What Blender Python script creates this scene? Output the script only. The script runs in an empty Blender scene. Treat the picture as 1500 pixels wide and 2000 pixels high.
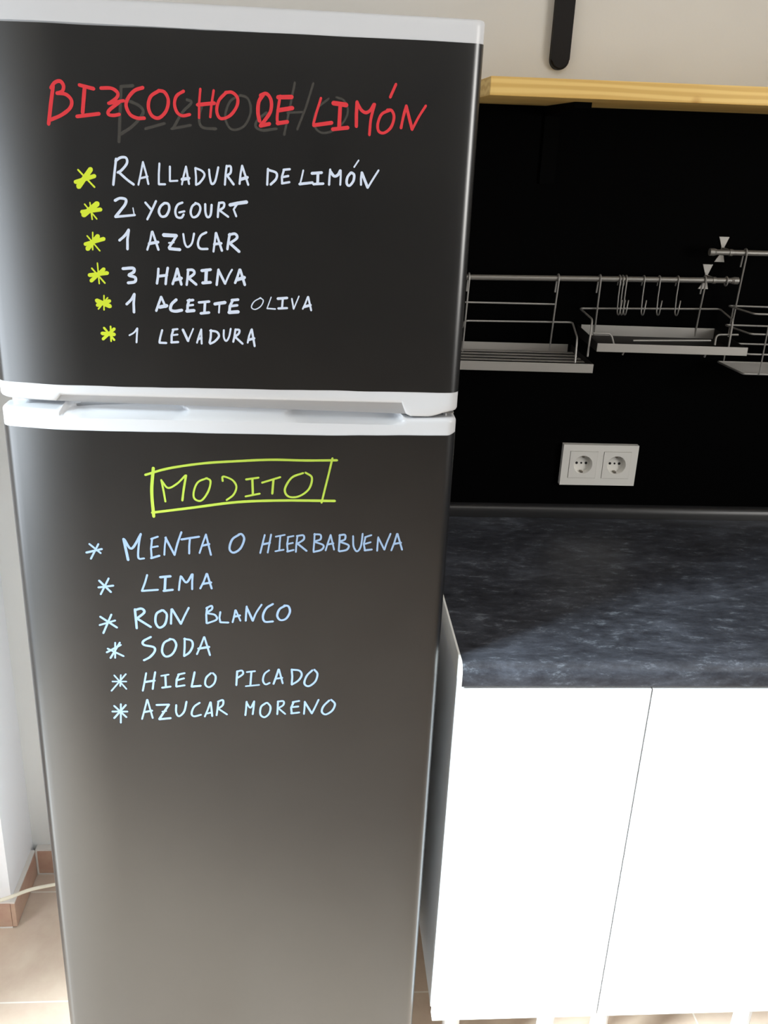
import bpy, bmesh, math, random
from mathutils import Vector, Matrix, noise
random.seed(4)
C = bpy.context.scene.collection
PI = math.pi

# ------------------------------------------------------------------ camera
cam_data = bpy.data.cameras.new('camera')
cam = bpy.data.objects.new('camera', cam_data); C.objects.link(cam)
cam_data.sensor_fit = 'VERTICAL'; cam_data.sensor_height = 24.0
cam_data.lens = 24.0 * 1826.82 / 2000.0
cam_data.clip_start = 0.02
pitch, yaw, roll = 0.3766, -0.0849, 0.0458
fwd = Vector((-math.sin(yaw)*math.cos(pitch), math.cos(yaw)*math.cos(pitch), -math.sin(pitch)))
rt = Vector((math.cos(yaw), math.sin(yaw), 0)); up = rt.cross(fwd)
r2 = math.cos(roll)*rt + math.sin(roll)*up
u2 = -math.sin(roll)*rt + math.cos(roll)*up
m3 = Matrix((r2, u2, -fwd)).transposed()
cam.matrix_world = Matrix.Translation((0.3719, -1.1141, 1.593)) @ m3.to_4x4()
bpy.context.scene.camera = cam

# ------------------------------------------------------------------ light
sc = bpy.context.scene
sc.view_settings.view_transform = 'Standard'; sc.view_settings.look = 'None'
sc.view_settings.exposure = 0.5; sc.view_settings.gamma = 1.0
sc.view_settings.use_curve_mapping = False
w = bpy.data.worlds.new('sky'); sc.world = w; w.use_nodes = True
bg = w.node_tree.nodes['Background']
bg.inputs[0].default_value = (0.86, 0.93, 1.0, 1); bg.inputs[1].default_value = 1.0
# hazy low sun coming in through the balcony door on the left
SUN_AZ = math.atan2(0.45, 0.893); SUN_EL = math.radians(29)
sl = bpy.data.lights.new('sun', 'SUN'); sl.energy = 14.5; sl.angle = math.radians(15); sl.color = (0.80, 0.93, 1.0)
so = bpy.data.objects.new('sun', sl); C.objects.link(so)
sd = Vector((math.cos(SUN_AZ)*math.cos(SUN_EL), math.sin(SUN_AZ)*math.cos(SUN_EL), -math.sin(SUN_EL)))
so.rotation_euler = sd.to_track_quat('-Z', 'Y').to_euler(); so.location = (-4, -3, 4)
# daylight from the sky through the same door opening
WX, WY0, WY1, WZ0, WZ1 = -1.20, -1.36, -0.34, 0.04, 2.06
al = bpy.data.lights.new('door_daylight', 'AREA'); al.shape = 'RECTANGLE'
al.size = WY1 - WY0; al.size_y = WZ1 - WZ0; al.energy = 28; al.color = (0.84, 0.92, 1.0)
ao = bpy.data.objects.new('door_daylight', al); C.objects.link(ao)
ao.location = (WX - 0.02, (WY0+WY1)/2, (WZ0+WZ1)/2); ao.rotation_euler = (0, -PI/2, 0)
# added fill light from the right, at a made-up window out of view
bl = bpy.data.lights.new('right_fill', 'AREA'); bl.shape = 'RECTANGLE'
bl.size = 1.1; bl.size_y = 1.1; bl.energy = 26; bl.color = (1.0, 0.97, 0.92)
bo = bpy.data.objects.new('right_fill', bl); C.objects.link(bo)
bo.location = (2.32, -1.15, 1.50); bo.rotation_euler = (PI/2, 0, PI/2)
# weak overhead fill added to lift the back wall, no real lamp
cl = bpy.data.lights.new('ceiling_fill', 'AREA'); cl.shape = 'RECTANGLE'
cl.size = 0.9; cl.size_y = 0.5; cl.energy = 2; cl.color = (1.0, 0.97, 0.93)
co = bpy.data.objects.new('ceiling_fill', cl); C.objects.link(co); co.location = (0.9, -0.75, 2.47)

# ------------------------------------------------------------------ materials
def mat(name, col, rough=0.5, spec=0.5, metal=0.0):
    m = bpy.data.materials.new(name); m.use_nodes = True
    b = m.node_tree.nodes['Principled BSDF']
    b.inputs['Base Color'].default_value = (*col, 1); b.inputs['Roughness'].default_value = rough
    b.inputs['Specular IOR Level'].default_value = spec; b.inputs['Metallic'].default_value = metal
    return m
def N(m, t, **kw):
    n = m.node_tree.nodes.new(t)
    for k, v in kw.items(): setattr(n, k, v)
    return n
def L(m, a, b): m.node_tree.links.new(a, b)
def bsdf(m): return m.node_tree.nodes['Principled BSDF']
def coords(m, scale=(1, 1, 1)):
    t = N(m, 'ShaderNodeTexCoord'); p = N(m, 'ShaderNodeMapping'); p.inputs['Scale'].default_value = scale
    L(m, t.outputs['Object'], p.inputs['Vector']); return p.outputs['Vector']
def ramp(m, fac, stops):
    r = N(m, 'ShaderNodeValToRGB'); e = r.color_ramp.elements
    while len(e) < len(stops): e.new(0.5)
    for i, (p, c) in enumerate(stops): e[i].position = p; e[i].color = (*c, 1)
    L(m, fac, r.inputs['Fac']); return r.outputs['Color']
def noise_tex(m, vec, scale, detail=4, rough=0.6, dist=0.0):
    n = N(m, 'ShaderNodeTexNoise'); n.inputs['Scale'].default_value = scale; n.inputs['Detail'].default_value = detail
    n.inputs['Roughness'].default_value = rough; n.inputs['Distortion'].default_value = dist
    L(m, vec, n.inputs['Vector']); return n.outputs['Fac']
def bump(m, fac, strength, dist=0.001):
    b = N(m, 'ShaderNodeBump'); b.inputs['Strength'].default_value = strength; b.inputs['Distance'].default_value = dist
    L(m, fac, b.inputs['Height']); L(m, b.outputs['Normal'], bsdf(m).inputs['Normal'])
def mixc(m, fac, a, b, mode='MIX'):
    x = N(m, 'ShaderNodeMix', data_type='RGBA', blend_type=mode)
    if isinstance(fac, float): x.inputs[0].default_value = fac
    else: L(m, fac, x.inputs[0])
    for s, v in ((6, a), (7, b)):
        if isinstance(v, tuple): x.inputs[s].default_value = (*v, 1)
        else: L(m, v, x.inputs[s])
    return x.outputs[2]

M = {}
M['plaster'] = m = mat('white_plaster', (0.74, 0.72, 0.68), 0.9, 0.2)
v = coords(m); f = noise_tex(m, v, 3.0, 3)
L(m, ramp(m, f, [(0.3, (0.72, 0.70, 0.66)), (0.7, (0.78, 0.76, 0.72))]), bsdf(m).inputs['Base Color'])
bump(m, noise_tex(m, v, 160, 2), 0.12)
M['dark_wall'] = mat('unseen_wall_darkened', (0.045, 0.042, 0.040), 0.9, 0.2)  # unseen walls coloured dark so the door film reflects less light
M['ceiling'] = mat('ceiling_paint', (0.75, 0.74, 0.72), 0.95, 0.1)
M['pillar'] = m = mat('pillar_plaster', (0.87, 0.85, 0.85), 0.9, 0.2)
bump(m, noise_tex(m, coords(m), 160, 2), 0.12)

# beige ceramic floor tiles 29 cm with pale grout
M['floor'] = m = mat('floor_tiles', (0.6, 0.48, 0.36), 0.35, 0.4)
v = coords(m); sep = N(m, 'ShaderNodeSeparateXYZ'); L(m, v, sep.inputs[0])
def math_(m, op, a, b=None):
    n = N(m, 'ShaderNodeMath', operation=op)
    for i, x in enumerate((a, b)):
        if x is None: continue
        if isinstance(x, (int, float)): n.inputs[i].default_value = x
        else: L(m, x, n.inputs[i])
    return n.outputs[0]
def grout(axis, off):
    t = math_(m, 'FRACT', math_(m, 'DIVIDE', math_(m, 'SUBTRACT', axis, off - 29.0), 0.29))
    d = math_(m, 'ABSOLUTE', math_(m, 'SUBTRACT', t, 0.5))
    return math_(m, 'GREATER_THAN', d, 0.494)
g = math_(m, 'MAXIMUM', grout(sep.outputs['X'], -0.01), grout(sep.outputs['Y'], 0.2735))
f1 = noise_tex(m, v, 4.5, 6, 0.62, 0.6); f2 = noise_tex(m, v, 22, 4, 0.6)
c1 = ramp(m, f1, [(0.30, (0.56, 0.42, 0.31)), (0.5, (0.65, 0.51, 0.39)), (0.72, (0.73, 0.57, 0.46))])
c2 = mixc(m, 0.25, c1, ramp(m, f2, [(0.35, (0.58, 0.43, 0.36)), (0.65, (0.72, 0.62, 0.50))]))
L(m, mixc(m, g, c2, (0.80, 0.74, 0.66)), bsdf(m).inputs['Base Color'])

M['skirting'] = m = mat('terracotta_skirting_tile', (0.52, 0.33, 0.25), 0.4, 0.4)
v = coords(m)
L(m, ramp(m, noise_tex(m, v, 14, 5, 0.6), [(0.3, (0.46, 0.26, 0.20)), (0.7, (0.58, 0.40, 0.28))]), bsdf(m).inputs['Base Color'])
M['grout'] = mat('pale_grout', (0.74, 0.68, 0.62), 0.9, 0.2)

M['white_enamel'] = mat('white_enamel', (0.66, 0.67, 0.69), 0.32, 0.5)
M['lid'] = mat('white_plastic', (0.66, 0.67, 0.69), 0.4, 0.5)
# black blackboard film
M['film'] = m = mat('blackboard_film', (0.006, 0.006, 0.0065), 0.27, 0.72)
bsdf(m).inputs['IOR'].default_value = 1.75
v = coords(m); f = noise_tex(m, v, 9, 5, 0.65, 0.4)
L(m, ramp(m, f, [(0.3, (0.004, 0.004, 0.0045)), (0.75, (0.007, 0.0067, 0.0067))]), bsdf(m).inputs['Base Color'])
fr = N(m, 'ShaderNodeMapRange'); L(m, f, fr.inputs[0]); fr.inputs[3].default_value = 0.31; fr.inputs[4].default_value = 0.33
L(m, fr.outputs[0], bsdf(m).inputs['Roughness'])
bump(m, noise_tex(m, v, 900, 2), 0.03, 0.0003)

M['red_ink'] = mat('red_chalk_ink', (0.70, 0.045, 0.055), 0.7, 0.2)
M['white_ink'] = mat('white_chalk_ink', (0.68, 0.77, 0.92), 0.7, 0.2)
M['pale_ink'] = mat('pale_chalk_ink', (0.23, 0.31, 0.43), 0.7, 0.2)
M['yellow_ink'] = mat('yellow_chalk_ink', (0.66, 0.80, 0.045), 0.7, 0.2)
M['lime_ink'] = mat('lime_chalk_ink', (0.38, 0.50, 0.06), 0.7, 0.2)
M['ghost_ink'] = mat('wiped_chalk', (0.060, 0.056, 0.049), 0.8, 0.2)

M['backsplash'] = m = mat('black_backsplash', (0.0006, 0.0006, 0.0007), 0.7, 0.03)
bump(m, noise_tex(m, coords(m), 400, 2), 0.05)
# slate-look laminate
M['slate'] = m = mat('slate_laminate', (0.05, 0.055, 0.065), 0.42, 0.35)
v = coords(m, (1.0, 2.2, 2.2)); f1 = noise_tex(m, v, 5, 10, 0.72, 0.5); f2 = noise_tex(m, v, 30, 8, 0.78, 0.25)
c1 = ramp(m, f1, [(0.30, (0.014, 0.014, 0.017)), (0.52, (0.048, 0.051, 0.062)), (0.72, (0.15, 0.165, 0.20))])
c2 = ramp(m, f2, [(0.38, (0.010, 0.010, 0.013)), (0.56, (0.052, 0.056, 0.067)), (0.70, (0.27, 0.30, 0.34))])
L(m, mixc(m, 0.5, c1, c2), bsdf(m).inputs['Base Color'])
bump(m, f2, 0.15, 0.0005)
M['upstand'] = mat('dark_upstand', (0.02, 0.02, 0.021), 0.3, 0.5)
M['cabinet_white'] = mat('white_laminate', (0.86, 0.86, 0.86), 0.45, 0.4)
M['carcass'] = mat('white_melamine', (0.88, 0.88, 0.88), 0.5, 0.4)
M['edge_white'] = mat('white_edge_band', (0.88, 0.87, 0.83), 0.5, 0.3)
M['leg'] = mat('white_plastic_leg', (0.82, 0.82, 0.82), 0.4, 0.4)
# pine
M['pine'] = m = mat('pine_board', (0.62, 0.40, 0.15), 0.5, 0.35)
v = coords(m, (0.55, 6.0, 9.0))
wv = N(m, 'ShaderNodeTexWave', wave_type='BANDS', bands_direction='Z'); L(m, v, wv.inputs['Vector'])
wv.inputs['Scale'].default_value = 3.2; wv.inputs['Distortion'].default_value = 5.0; wv.inputs['Detail'].default_value = 3; wv.inputs['Detail Scale'].default_value = 1.3
c1 = ramp(m, wv.outputs['Fac'], [(0.15, (0.74, 0.47, 0.14)), (0.8, (0.88, 0.62, 0.22))])
v2 = coords(m); sub = N(m, 'ShaderNodeVectorMath', operation='DISTANCE'); L(m, v2, sub.inputs[0]); sub.inputs[1].default_value = (0.302, -0.315, -0.0115)
kn = ramp(m, sub.outputs['Value'], [(0.003, (0.62, 0.42, 0.25)), (0.012, (1, 1, 1))])
L(m, mixc(m, 1.0, c1, kn, 'MULTIPLY'), bsdf(m).inputs['Base Color'])
M['steel'] = mat('brushed_steel', (0.30, 0.29, 0.27), 0.42, 0.5, 0.6)
M['chrome'] = mat('satin_wire', (0.36, 0.35, 0.33), 0.40, 0.5, 0.45)
M['tray_steel'] = mat('satin_steel_sheet', (0.40, 0.385, 0.36), 0.5, 0.5, 0.6)
M['black_metal'] = mat('black_painted_metal', (0.008, 0.007, 0.007), 0.6, 0.25)
M['matt_black'] = mat('matt_black_metal', (0.001, 0.001, 0.001), 0.8, 0.05)
M['socket'] = mat('white_socket_plastic', (0.86, 0.84, 0.79), 0.35, 0.4)
M['dark_hole'] = mat('dark_contact', (0.02, 0.02, 0.02), 0.5, 0.3)
M['brass'] = mat('earth_clip_metal', (0.25, 0.22, 0.18), 0.4, 0.5, 1.0)
M['cable'] = mat('cream_cable', (0.78, 0.70, 0.55), 0.5, 0.3)
M['gasket'] = mat('pale_gasket', (0.66, 0.67, 0.69), 0.6, 0.3)
M['hinge'] = mat('hinge_metal', (0.5, 0.5, 0.5), 0.35, 0.5, 1.0)

# ------------------------------------------------------------------ helpers
def obj(name, bm, m, parent=None, smooth=False, autosmooth=False):
    me = bpy.data.meshes.new(name); bmesh.ops.recalc_face_normals(bm, faces=bm.faces[:]); bm.to_mesh(me); bm.free()
    me.materials.append(m)
    if smooth:
        me.polygons.foreach_set('use_smooth', [True]*len(me.polygons))
    if autosmooth: me.set_sharp_from_angle(angle=math.radians(38))
    o = bpy.data.objects.new(name, me); C.objects.link(o)
    if parent: o.parent = parent
    return o
def thing(name, label, cat, loc=(0, 0, 0), group=None):
    o = bpy.data.objects.new(name, None); C.objects.link(o); o.empty_display_size = 0.05
    o.location = loc; o['label'] = label; o['category'] = cat
    if group: o['group'] = group
    return o
def tag(o, label, cat, group=None):
    o['label'] = label; o['category'] = cat
    if group: o['group'] = group
    return o
def struct(o, label=None):
    o['kind'] = 'structure'
    if label: o['label'] = label
    return o
def add_box(bm, x0, x1, y0, y1, z0, z1, bev=0.0, seg=2):
    b2 = bmesh.new()
    vs = [b2.verts.new((x, y, z)) for x in (x0, x1) for y in (y0, y1) for z in (z0, z1)]
    for q in ((0, 1, 3, 2), (4, 6, 7, 5), (0, 4, 5, 1), (2, 3, 7, 6), (0, 2, 6, 4), (1, 5, 7, 3)): b2.faces.new([vs[i] for i in q])
    if bev: bmesh.ops.bevel(b2, geom=b2.edges[:], offset=bev, segments=seg, affect='EDGES', profile=0.6)
    bmesh.ops.recalc_face_normals(b2, faces=b2.faces[:])
    merge(bm, b2); return bm
def merge(bm, b2):
    mp = {}
    for v in b2.verts: mp[v] = bm.verts.new(v.co)
    for f in b2.faces:
        try: bm.faces.new([mp[v] for v in f.verts])
        except ValueError: pass
    b2.free()
def box(*a, **k): return add_box(bmesh.new(), *a, **k)
def smooth_path(pts, n=6):
    P = [Vector(p) for p in pts]
    if len(P) < 3: return P
    Q = [2*P[0]-P[1]] + P + [2*P[-1]-P[-2]]; out = []
    for i in range(1, len(Q)-2):
        for k in range(n):
            t = k/n; a, b, c, d = Q[i-1], Q[i], Q[i+1], Q[i+2]
            out.append(0.5*((2*b) + (c-a)*t + (2*a-5*b+4*c-d)*t*t + (3*b-a-3*c+d)*t**3))
    out.append(P[-1]); return out
def fillet(pts, r=0.012, n=5):
    P = [Vector(p) for p in pts]; out = [P[0]]
    for i in range(1, len(P)-1):
        a, b, c = P[i-1], P[i], P[i+1]
        da, dc = (a-b), (c-b); ra = min(r, da.length*0.45, dc.length*0.45)
        s, e = b+da.normalized()*ra, b+dc.normalized()*ra
        for k in range(n+1):
            t = k/n; out.append((1-t)**2*s + 2*t*(1-t)*b + t*t*e)
    out.append(P[-1]); return out
def add_tube(bm, pts, r, n=10, cap=True):
    P = [Vector(p) for p in pts]; rings = []
    T = (P[1]-P[0]).normalized(); ref = Vector((0, 0, 1)) if abs(T.z) < 0.9 else Vector((0, 1, 0))
    nrm = T.cross(ref).normalized()
    for i, p in enumerate(P):
        t = (P[min(i+1, len(P)-1)]-P[max(i-1, 0)]).normalized()
        nrm = (nrm - t*nrm.dot(t)).normalized(); bi = t.cross(nrm)
        rr = r[i] if isinstance(r, (list, tuple)) else r
        rings.append([bm.verts.new(p + rr*(math.cos(2*PI*k/n)*nrm + math.sin(2*PI*k/n)*bi)) for k in range(n)])
    for a, b in zip(rings, rings[1:]):
        for k in range(n): bm.faces.new((a[k], a[(k+1) % n], b[(k+1) % n], b[k]))
    if cap: bm.faces.new(rings[0][::-1]); bm.faces.new(rings[-1])
    return bm
def tube(pts, r, n=10): return add_tube(bmesh.new(), pts, r, n)
def add_prism(bm, prof, axis, a, b):
    """closed 2D profile extruded along an axis; prof gives the two other coordinates"""
    def put(p, t):
        return {'x': (t, p[0], p[1]), 'y': (p[0], t, p[1]), 'z': (p[0], p[1], t)}[axis]
    A = [bm.verts.new(put(p, a)) for p in prof]; B = [bm.verts.new(put(p, b)) for p in prof]
    n = len(prof)
    for i in range(n): bm.faces.new((A[i], A[(i+1) % n], B[(i+1) % n], B[i]))
    bm.faces.new(A[::-1]); bm.faces.new(B); return bm

# ------------------------------------------------------------------ the room
YW = 0.636
o = struct(obj('floor', box(-1.3, 2.4, -3.6, 0.75, -0.1, 0.0), M['floor']))
o = struct(obj('ceiling', box(-1.3, 2.4, -3.6, 0.75, 2.5, 2.6), M['ceiling']))
struct(obj('wall_back', box(-1.3, 2.4, YW, 0.75, 0, 2.5), M['plaster']))
struct(obj('wall_corner', box(-1.2, -0.247, 0.4717, YW, 0, 2.5), M['pillar']))
bm = bmesh.new()
add_box(bm, WX-0.1, WX, -3.6, WY0, 0, 2.5); add_box(bm, WX-0.1, WX, WY1, 0.4717, 0, 2.5)
add_box(bm, WX-0.1, WX, -1.02, WY1, WZ1, 2.5); add_box(bm, WX-0.1, WX, WY0, -1.02, 2.44, 2.5); add_box(bm, WX-0.1, WX, WY0, WY1, 0, WZ0)  # lintel stepped higher on the far part, shaped to pass more sun to the worktop
struct(obj('wall_left', bm, M['plaster']))
bm = bmesh.new()
add_box(bm, 2.3, 2.4, -0.60, YW, 0, 2.5); add_box(bm, 2.3, 2.4, -3.6, -1.70, 0, 2.5)
add_box(bm, 2.3, 2.4, -1.70, -0.60, 0, 1.20); add_box(bm, 2.3, 2.4, -1.70, -0.60, 2.30, 2.5)  # unseen opening made for the added fill light
struct(obj('wall_right', bm, M['dark_wall']))
struct(obj('wall_front', box(-1.2, 2.3, -3.6, -3.5, 0, 2.5), M['dark_wall']))
# balcony door frame and frame of the made-up window for the fill light
bm = bmesh.new()
for y in (WY0, WY1-0.05): add_box(bm, WX-0.08, WX-0.03, y, y+0.05, WZ0, WZ1, 0.004)
add_box(bm, WX-0.08, WX-0.03, -1.02, WY1-0.05, WZ1-0.05, WZ1, 0.004)
struct(obj('door_1', bm, M['white_enamel']))
bm = bmesh.new()
for y in (-1.70, -1.175, -0.65): add_box(bm, 2.345, 2.385, y, y+0.05, 1.20, 2.30, 0.004)
for z in (1.20, 2.25): add_box(bm, 2.35, 2.38, -1.65, -0.65, z, z+0.05, 0.004)
struct(obj('fill_window', bm, M['white_enamel']))

# skirting: terracotta tiles with pale joints
SK = 0.066
def skirt(name, x0, x1, y0, y1, joints):
    bm = box(x0, x1, y0, y1, 0.003, SK, 0.0015)
    s = struct(obj(name, bm, M['skirting'])); jb = bmesh.new()
    for (a, b, c, d) in joints: add_box(jb, a, b, c, d, 0.002, SK+0.0004)
    add_box(jb, x0, x1, y0+0.001, y1, SK, SK+0.004); add_box(jb, x0, x1, y0-0.0005, y1, 0, 0.0032)
    obj('grout', jb, M['grout'], s)
skirt('baseboard_back', -0.237, 2.2, 0.618, YW, [(-0.2375, -0.2335, 0.6175, YW), (0.058, 0.061, 0.6175, YW), (0.348, 0.351, 0.6175, YW)])
s = struct(obj('baseboard_right', box(-0.247, -0.2375, 0.4617, 0.6175, 0.003, SK, 0.0015), M['skirting']))
jb = bmesh.new(); add_box(jb, -0.247, -0.2375, 0.4617, 0.6175, SK, SK+0.004)
obj('grout', jb, M['grout'], s)
skirt('baseboard_left', -1.2, -0.2474, 0.4617, 0.4717, [(-0.512, -0.509, 0.461, 0.4717)])

# ------------------------------------------------------------------ refrigerator
FX0, FX1, FY, RC = -0.0190, 0.5600, 0.0405, 0.013
fridge = thing('refrigerator', 'tall two-door fridge with black blackboard doors covered in handwritten recipes', 'fridge', (0.27, 0.33, 0))
fridge_loc = Vector((0.27, 0.33, 0))
def fobj(name, bm, m, parent, **k):
    for v in bm.verts: v.co -= fridge_loc
    return obj(name, bm, m, parent, **k)
fobj('cabinet_body', box(FX0+0.003, FX1-0.003, 0.095, 0.605, 0.045, 1.7055, 0.006), M['white_enamel'], fridge)
fobj('top_lid', box(FX0+0.001, FX1-0.001, 0.088, 0.60, 1.706, 1.7205, 0.005), M['lid'], fridge)
fobj('plinth', box(FX0+0.02, FX1-0.02, 0.085, 0.10, 0.012, 0.085, 0.003), M['gasket'], fridge)
for x in (FX0+0.06, FX1-0.06):
    for y in (0.13, 0.56): fobj('foot', tube([(x, y, 0.0), (x, y, 0.046)], 0.018, 14), M['gasket'], fridge)
DY1 = 0.088
def swell(x):
    t = max(0.0, 1-(x-FX0)/0.115); u = max(0.0, 1-(FX1-x)/0.045)
    return 0.017*min(t, 1.0)**2 + 0.0030*min(u, 1.0)**2
def plan(x0, x1, y0, y1, r, n=7, step=0.0):
    """door plan outline from back left round the front to back right, with outward normals"""
    out = [(x0, y1, -1, 0)]
    for k in range(n+1):
        a = PI + (PI/2)*k/n
        out.append((x0+r+r*math.cos(a), y0+r+r*math.sin(a), math.cos(a), math.sin(a)))
    if step:
        m_ = int((x1-x0-2*r)/step)
        for k in range(1, m_): out.append((x0+r+(x1-x0-2*r)*k/m_, y0, 0, -1))
    for k in range(n+1):
        a = 1.5*PI + (PI/2)*k/n
        out.append((x1-r+r*math.cos(a), y0+r+r*math.sin(a), math.cos(a), math.sin(a)))
    out.append((x1, y1, 1, 0))
    # the face swells very slightly, falling away towards both sides
    res = []
    for (x, y, nx, ny) in out:
        if y < y1-1e-6:
            y = min(y+swell(x), y1-0.002)
        res.append((x, y, nx, ny))
    return res
def door_skin(zs_of, inset_of, x0=FX0, x1=FX1, y0=FY, y1=DY1, r=RC, step=0.006, close=True):
    """grid skin: zs_of(x) -> list of heights, inset_of(x, z, k) -> push inwards"""
    bm = bmesh.new(); cols = []
    for (x, y, nx, ny) in plan(x0, x1, y0, y1, r, 7, step):
        col = []
        for k, z in enumerate(zs_of(x)):
            d = inset_of(x, z, k); col.append(bm.verts.new((x-nx*d, min(y-ny*d, y1), z)))
        cols.append(col)
    for a, b in zip(cols, cols[1:]):
        for k in range(len(a)-1): bm.faces.new((a[k], b[k], b[k+1], a[k+1]))
    if close:
        bm.faces.new([c[-1] for c in cols]); bm.faces.new([c[0] for c in cols][::-1])
        bm.faces.new(cols[0]); bm.faces.new(cols[-1][::-1])
        bm.faces.new([cols[0][0], cols[0][-1], cols[-1][-1], cols[-1][0]]) if False else None
        bk = [c for c in (cols[0], cols[-1])]
        for k in range(len(bk[0])-1): bm.faces.new((bk[0][k+1], bk[1][k+1], bk[1][k], bk[0][k])) if False else None
    return bm
def sstep(a, b, x):
    t = max(0.0, min(1.0, (x-a)/(b-a))); return t*t*(3-2*t)

# freezer door: white shell, top cap, lower grip rail
def slab(z0, z1, inset):
    return add_prism(bmesh.new(), [(x-nx*inset, y-ny*inset) for (x, y, nx, ny) in plan(FX0, FX1, FY, DY1, RC, 7, 0.006)], 'z', z0, z1)
FZ0, FZ1 = 1.2975, 1.6985
frz = fobj('freezer_door', slab(FZ0-0.004, FZ1+0.003, 0.0015), M['white_enamel'], fridge, smooth=True, autosmooth=True)
ZCAP = 1.7235
def zs_cap(x): return [FZ1, FZ1+0.004, FZ1+0.010, FZ1+0.018, ZCAP-0.003, ZCAP-0.001, ZCAP]
fobj('top_trim', door_skin(zs_cap, lambda x, z, k: (0.003 if k == 6 else 0.001 if k == 5 else 0.0)), M['white_enamel'], frz, smooth=True, autosmooth=True)
GX0, GX1 = 0.058, 0.491
def frz_low(x):
    mid = sstep(GX0-0.003, GX0+0.003, x) * (1-sstep(GX1-0.004, GX1+0.004, x)); right = sstep(GX1-0.004, GX1+0.004, x)
    right *= 1-sstep(FX1-0.040, FX1-0.008, x)*0.8
    edge = (1-sstep(FX0, FX0+0.022, x))*0.001
    return 1.2750 + 0.0082*mid - 0.0090*right + edge
def zs_frz(x):
    b = frz_low(x); t = 1.3000
    return [b, b+0.0006, b+0.002, b+0.0045] + [b+0.0045+(t-b-0.0045)*q for q in (0.35, 0.7, 1.0)]
def in_frz(x, z, k): return (0.006, 0.0032, 0.0011, 0.0, 0.0, 0.0, 0.0)[k] if k < 7 else 0.0
fobj('grip_trim', door_skin(zs_frz, in_frz), M['white_enamel'], frz, smooth=True, autosmooth=True)
# fridge door
LZ0, LZ1 = 0.095, 1.2405
low = fobj('fridge_door', slab(LZ0, LZ1+0.002, 0.0015), M['white_enamel'], fridge, smooth=True, autosmooth=True)
def low_mid(x): return sstep(GX0-0.002, GX0+0.007, x) * (1-sstep(GX1-0.012, GX1+0.003, x))
def low_top(x): return 1.2640 + 0.001*sstep(GX1, GX1+0.05, x) + 0.0105*low_mid(x)
NZ = 18
def zs_low(x):
    t = low_top(x); b = 1.2330; return [b+(t-b)*(1-(1-q/NZ)**1.3) for q in range(NZ+1)]
def in_low(x, z, k):
    t = low_top(x); d = t-z; mid = low_mid(x); rnd = 0.0
    if d < 0.006: rnd = 0.006-math.sqrt(max(0.0, 0.006**2-(0.006-d)**2))
    rec = mid*(0.014*sstep(1.2545, 1.2660, z) + 0.005*sstep(1.2640, 1.2745, z))
    dish = 0.0
    for (c, h) in ((0.141, 0.076), (0.414, 0.078)):
        u = abs(x-c)/h; vv = (z-1.2640)/0.0090
        q = u**4 + vv*vv
        if q < 1: dish = max(dish, 0.0105*(1-sstep(0.55, 1.0, q)))
    return rnd*(1-mid) + rec + dish*mid
fobj('grip_trim', door_skin(zs_low, in_low, step=0.003), M['white_enamel'], low, smooth=True, autosmooth=True)
fobj('door_gasket', box(FX0+0.012, FX1-0.012, DY1, 0.0955, 0.12, 1.71, 0.002), M['gasket'], fridge)
hb = box(FX1-0.024, FX1-0.004, FY+0.012, 0.094, 1.2690, 1.2715, 0.0006)
add_tube(hb, [(FX1-0.014, FY+0.020, 1.262), (FX1-0.014, FY+0.020, 1.279)], 0.0035, 12)
h_ = fobj('hinge', hb, M['hinge'], fridge); h_['label'] = 'small metal hinge between the doors'
sb = box(0.4625, 0.4815, FY+0.0235, FY+0.050, 1.2795, 1.2835, 0.0006)
fobj('screw_cover', sb, M['gasket'], frz)
# blackboard film skins
def film(z0f, z1f, parent):
    def zs(x):
        a, b = z0f(x), z1f(x); return [a] + [a+(b-a)*q for q in (0.02, 0.25, 0.5, 0.75, 0.98)] + [b]
    bm = door_skin(zs, lambda x, z, k: -0.0004, close=False, step=0.006)
    return fobj('blackboard_film', bm, M['film'], parent, smooth=True)
def wob(x, s): return 0.0007*noise.noise(Vector((x*22, s, 0.3)))
f1 = film(lambda x: 1.2970 + 0.0022*sstep(0.1, 0.556, x) + wob(x, 1), lambda x: 1.6965 + 0.0030*sstep(0, 0.55, x) + wob(x, 2)*0.6, frz)
f2 = film(lambda x: LZ0, lambda x: 1.2393 + 0.0030*sstep(0.36, 0.54, x)+0.003*sstep(FX1-0.012, FX1, x) + wob(x, 5)*0.7, low)
f1['label'] = 'black film with a cake recipe'; f2['label'] = 'black film with a drink recipe'

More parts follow.
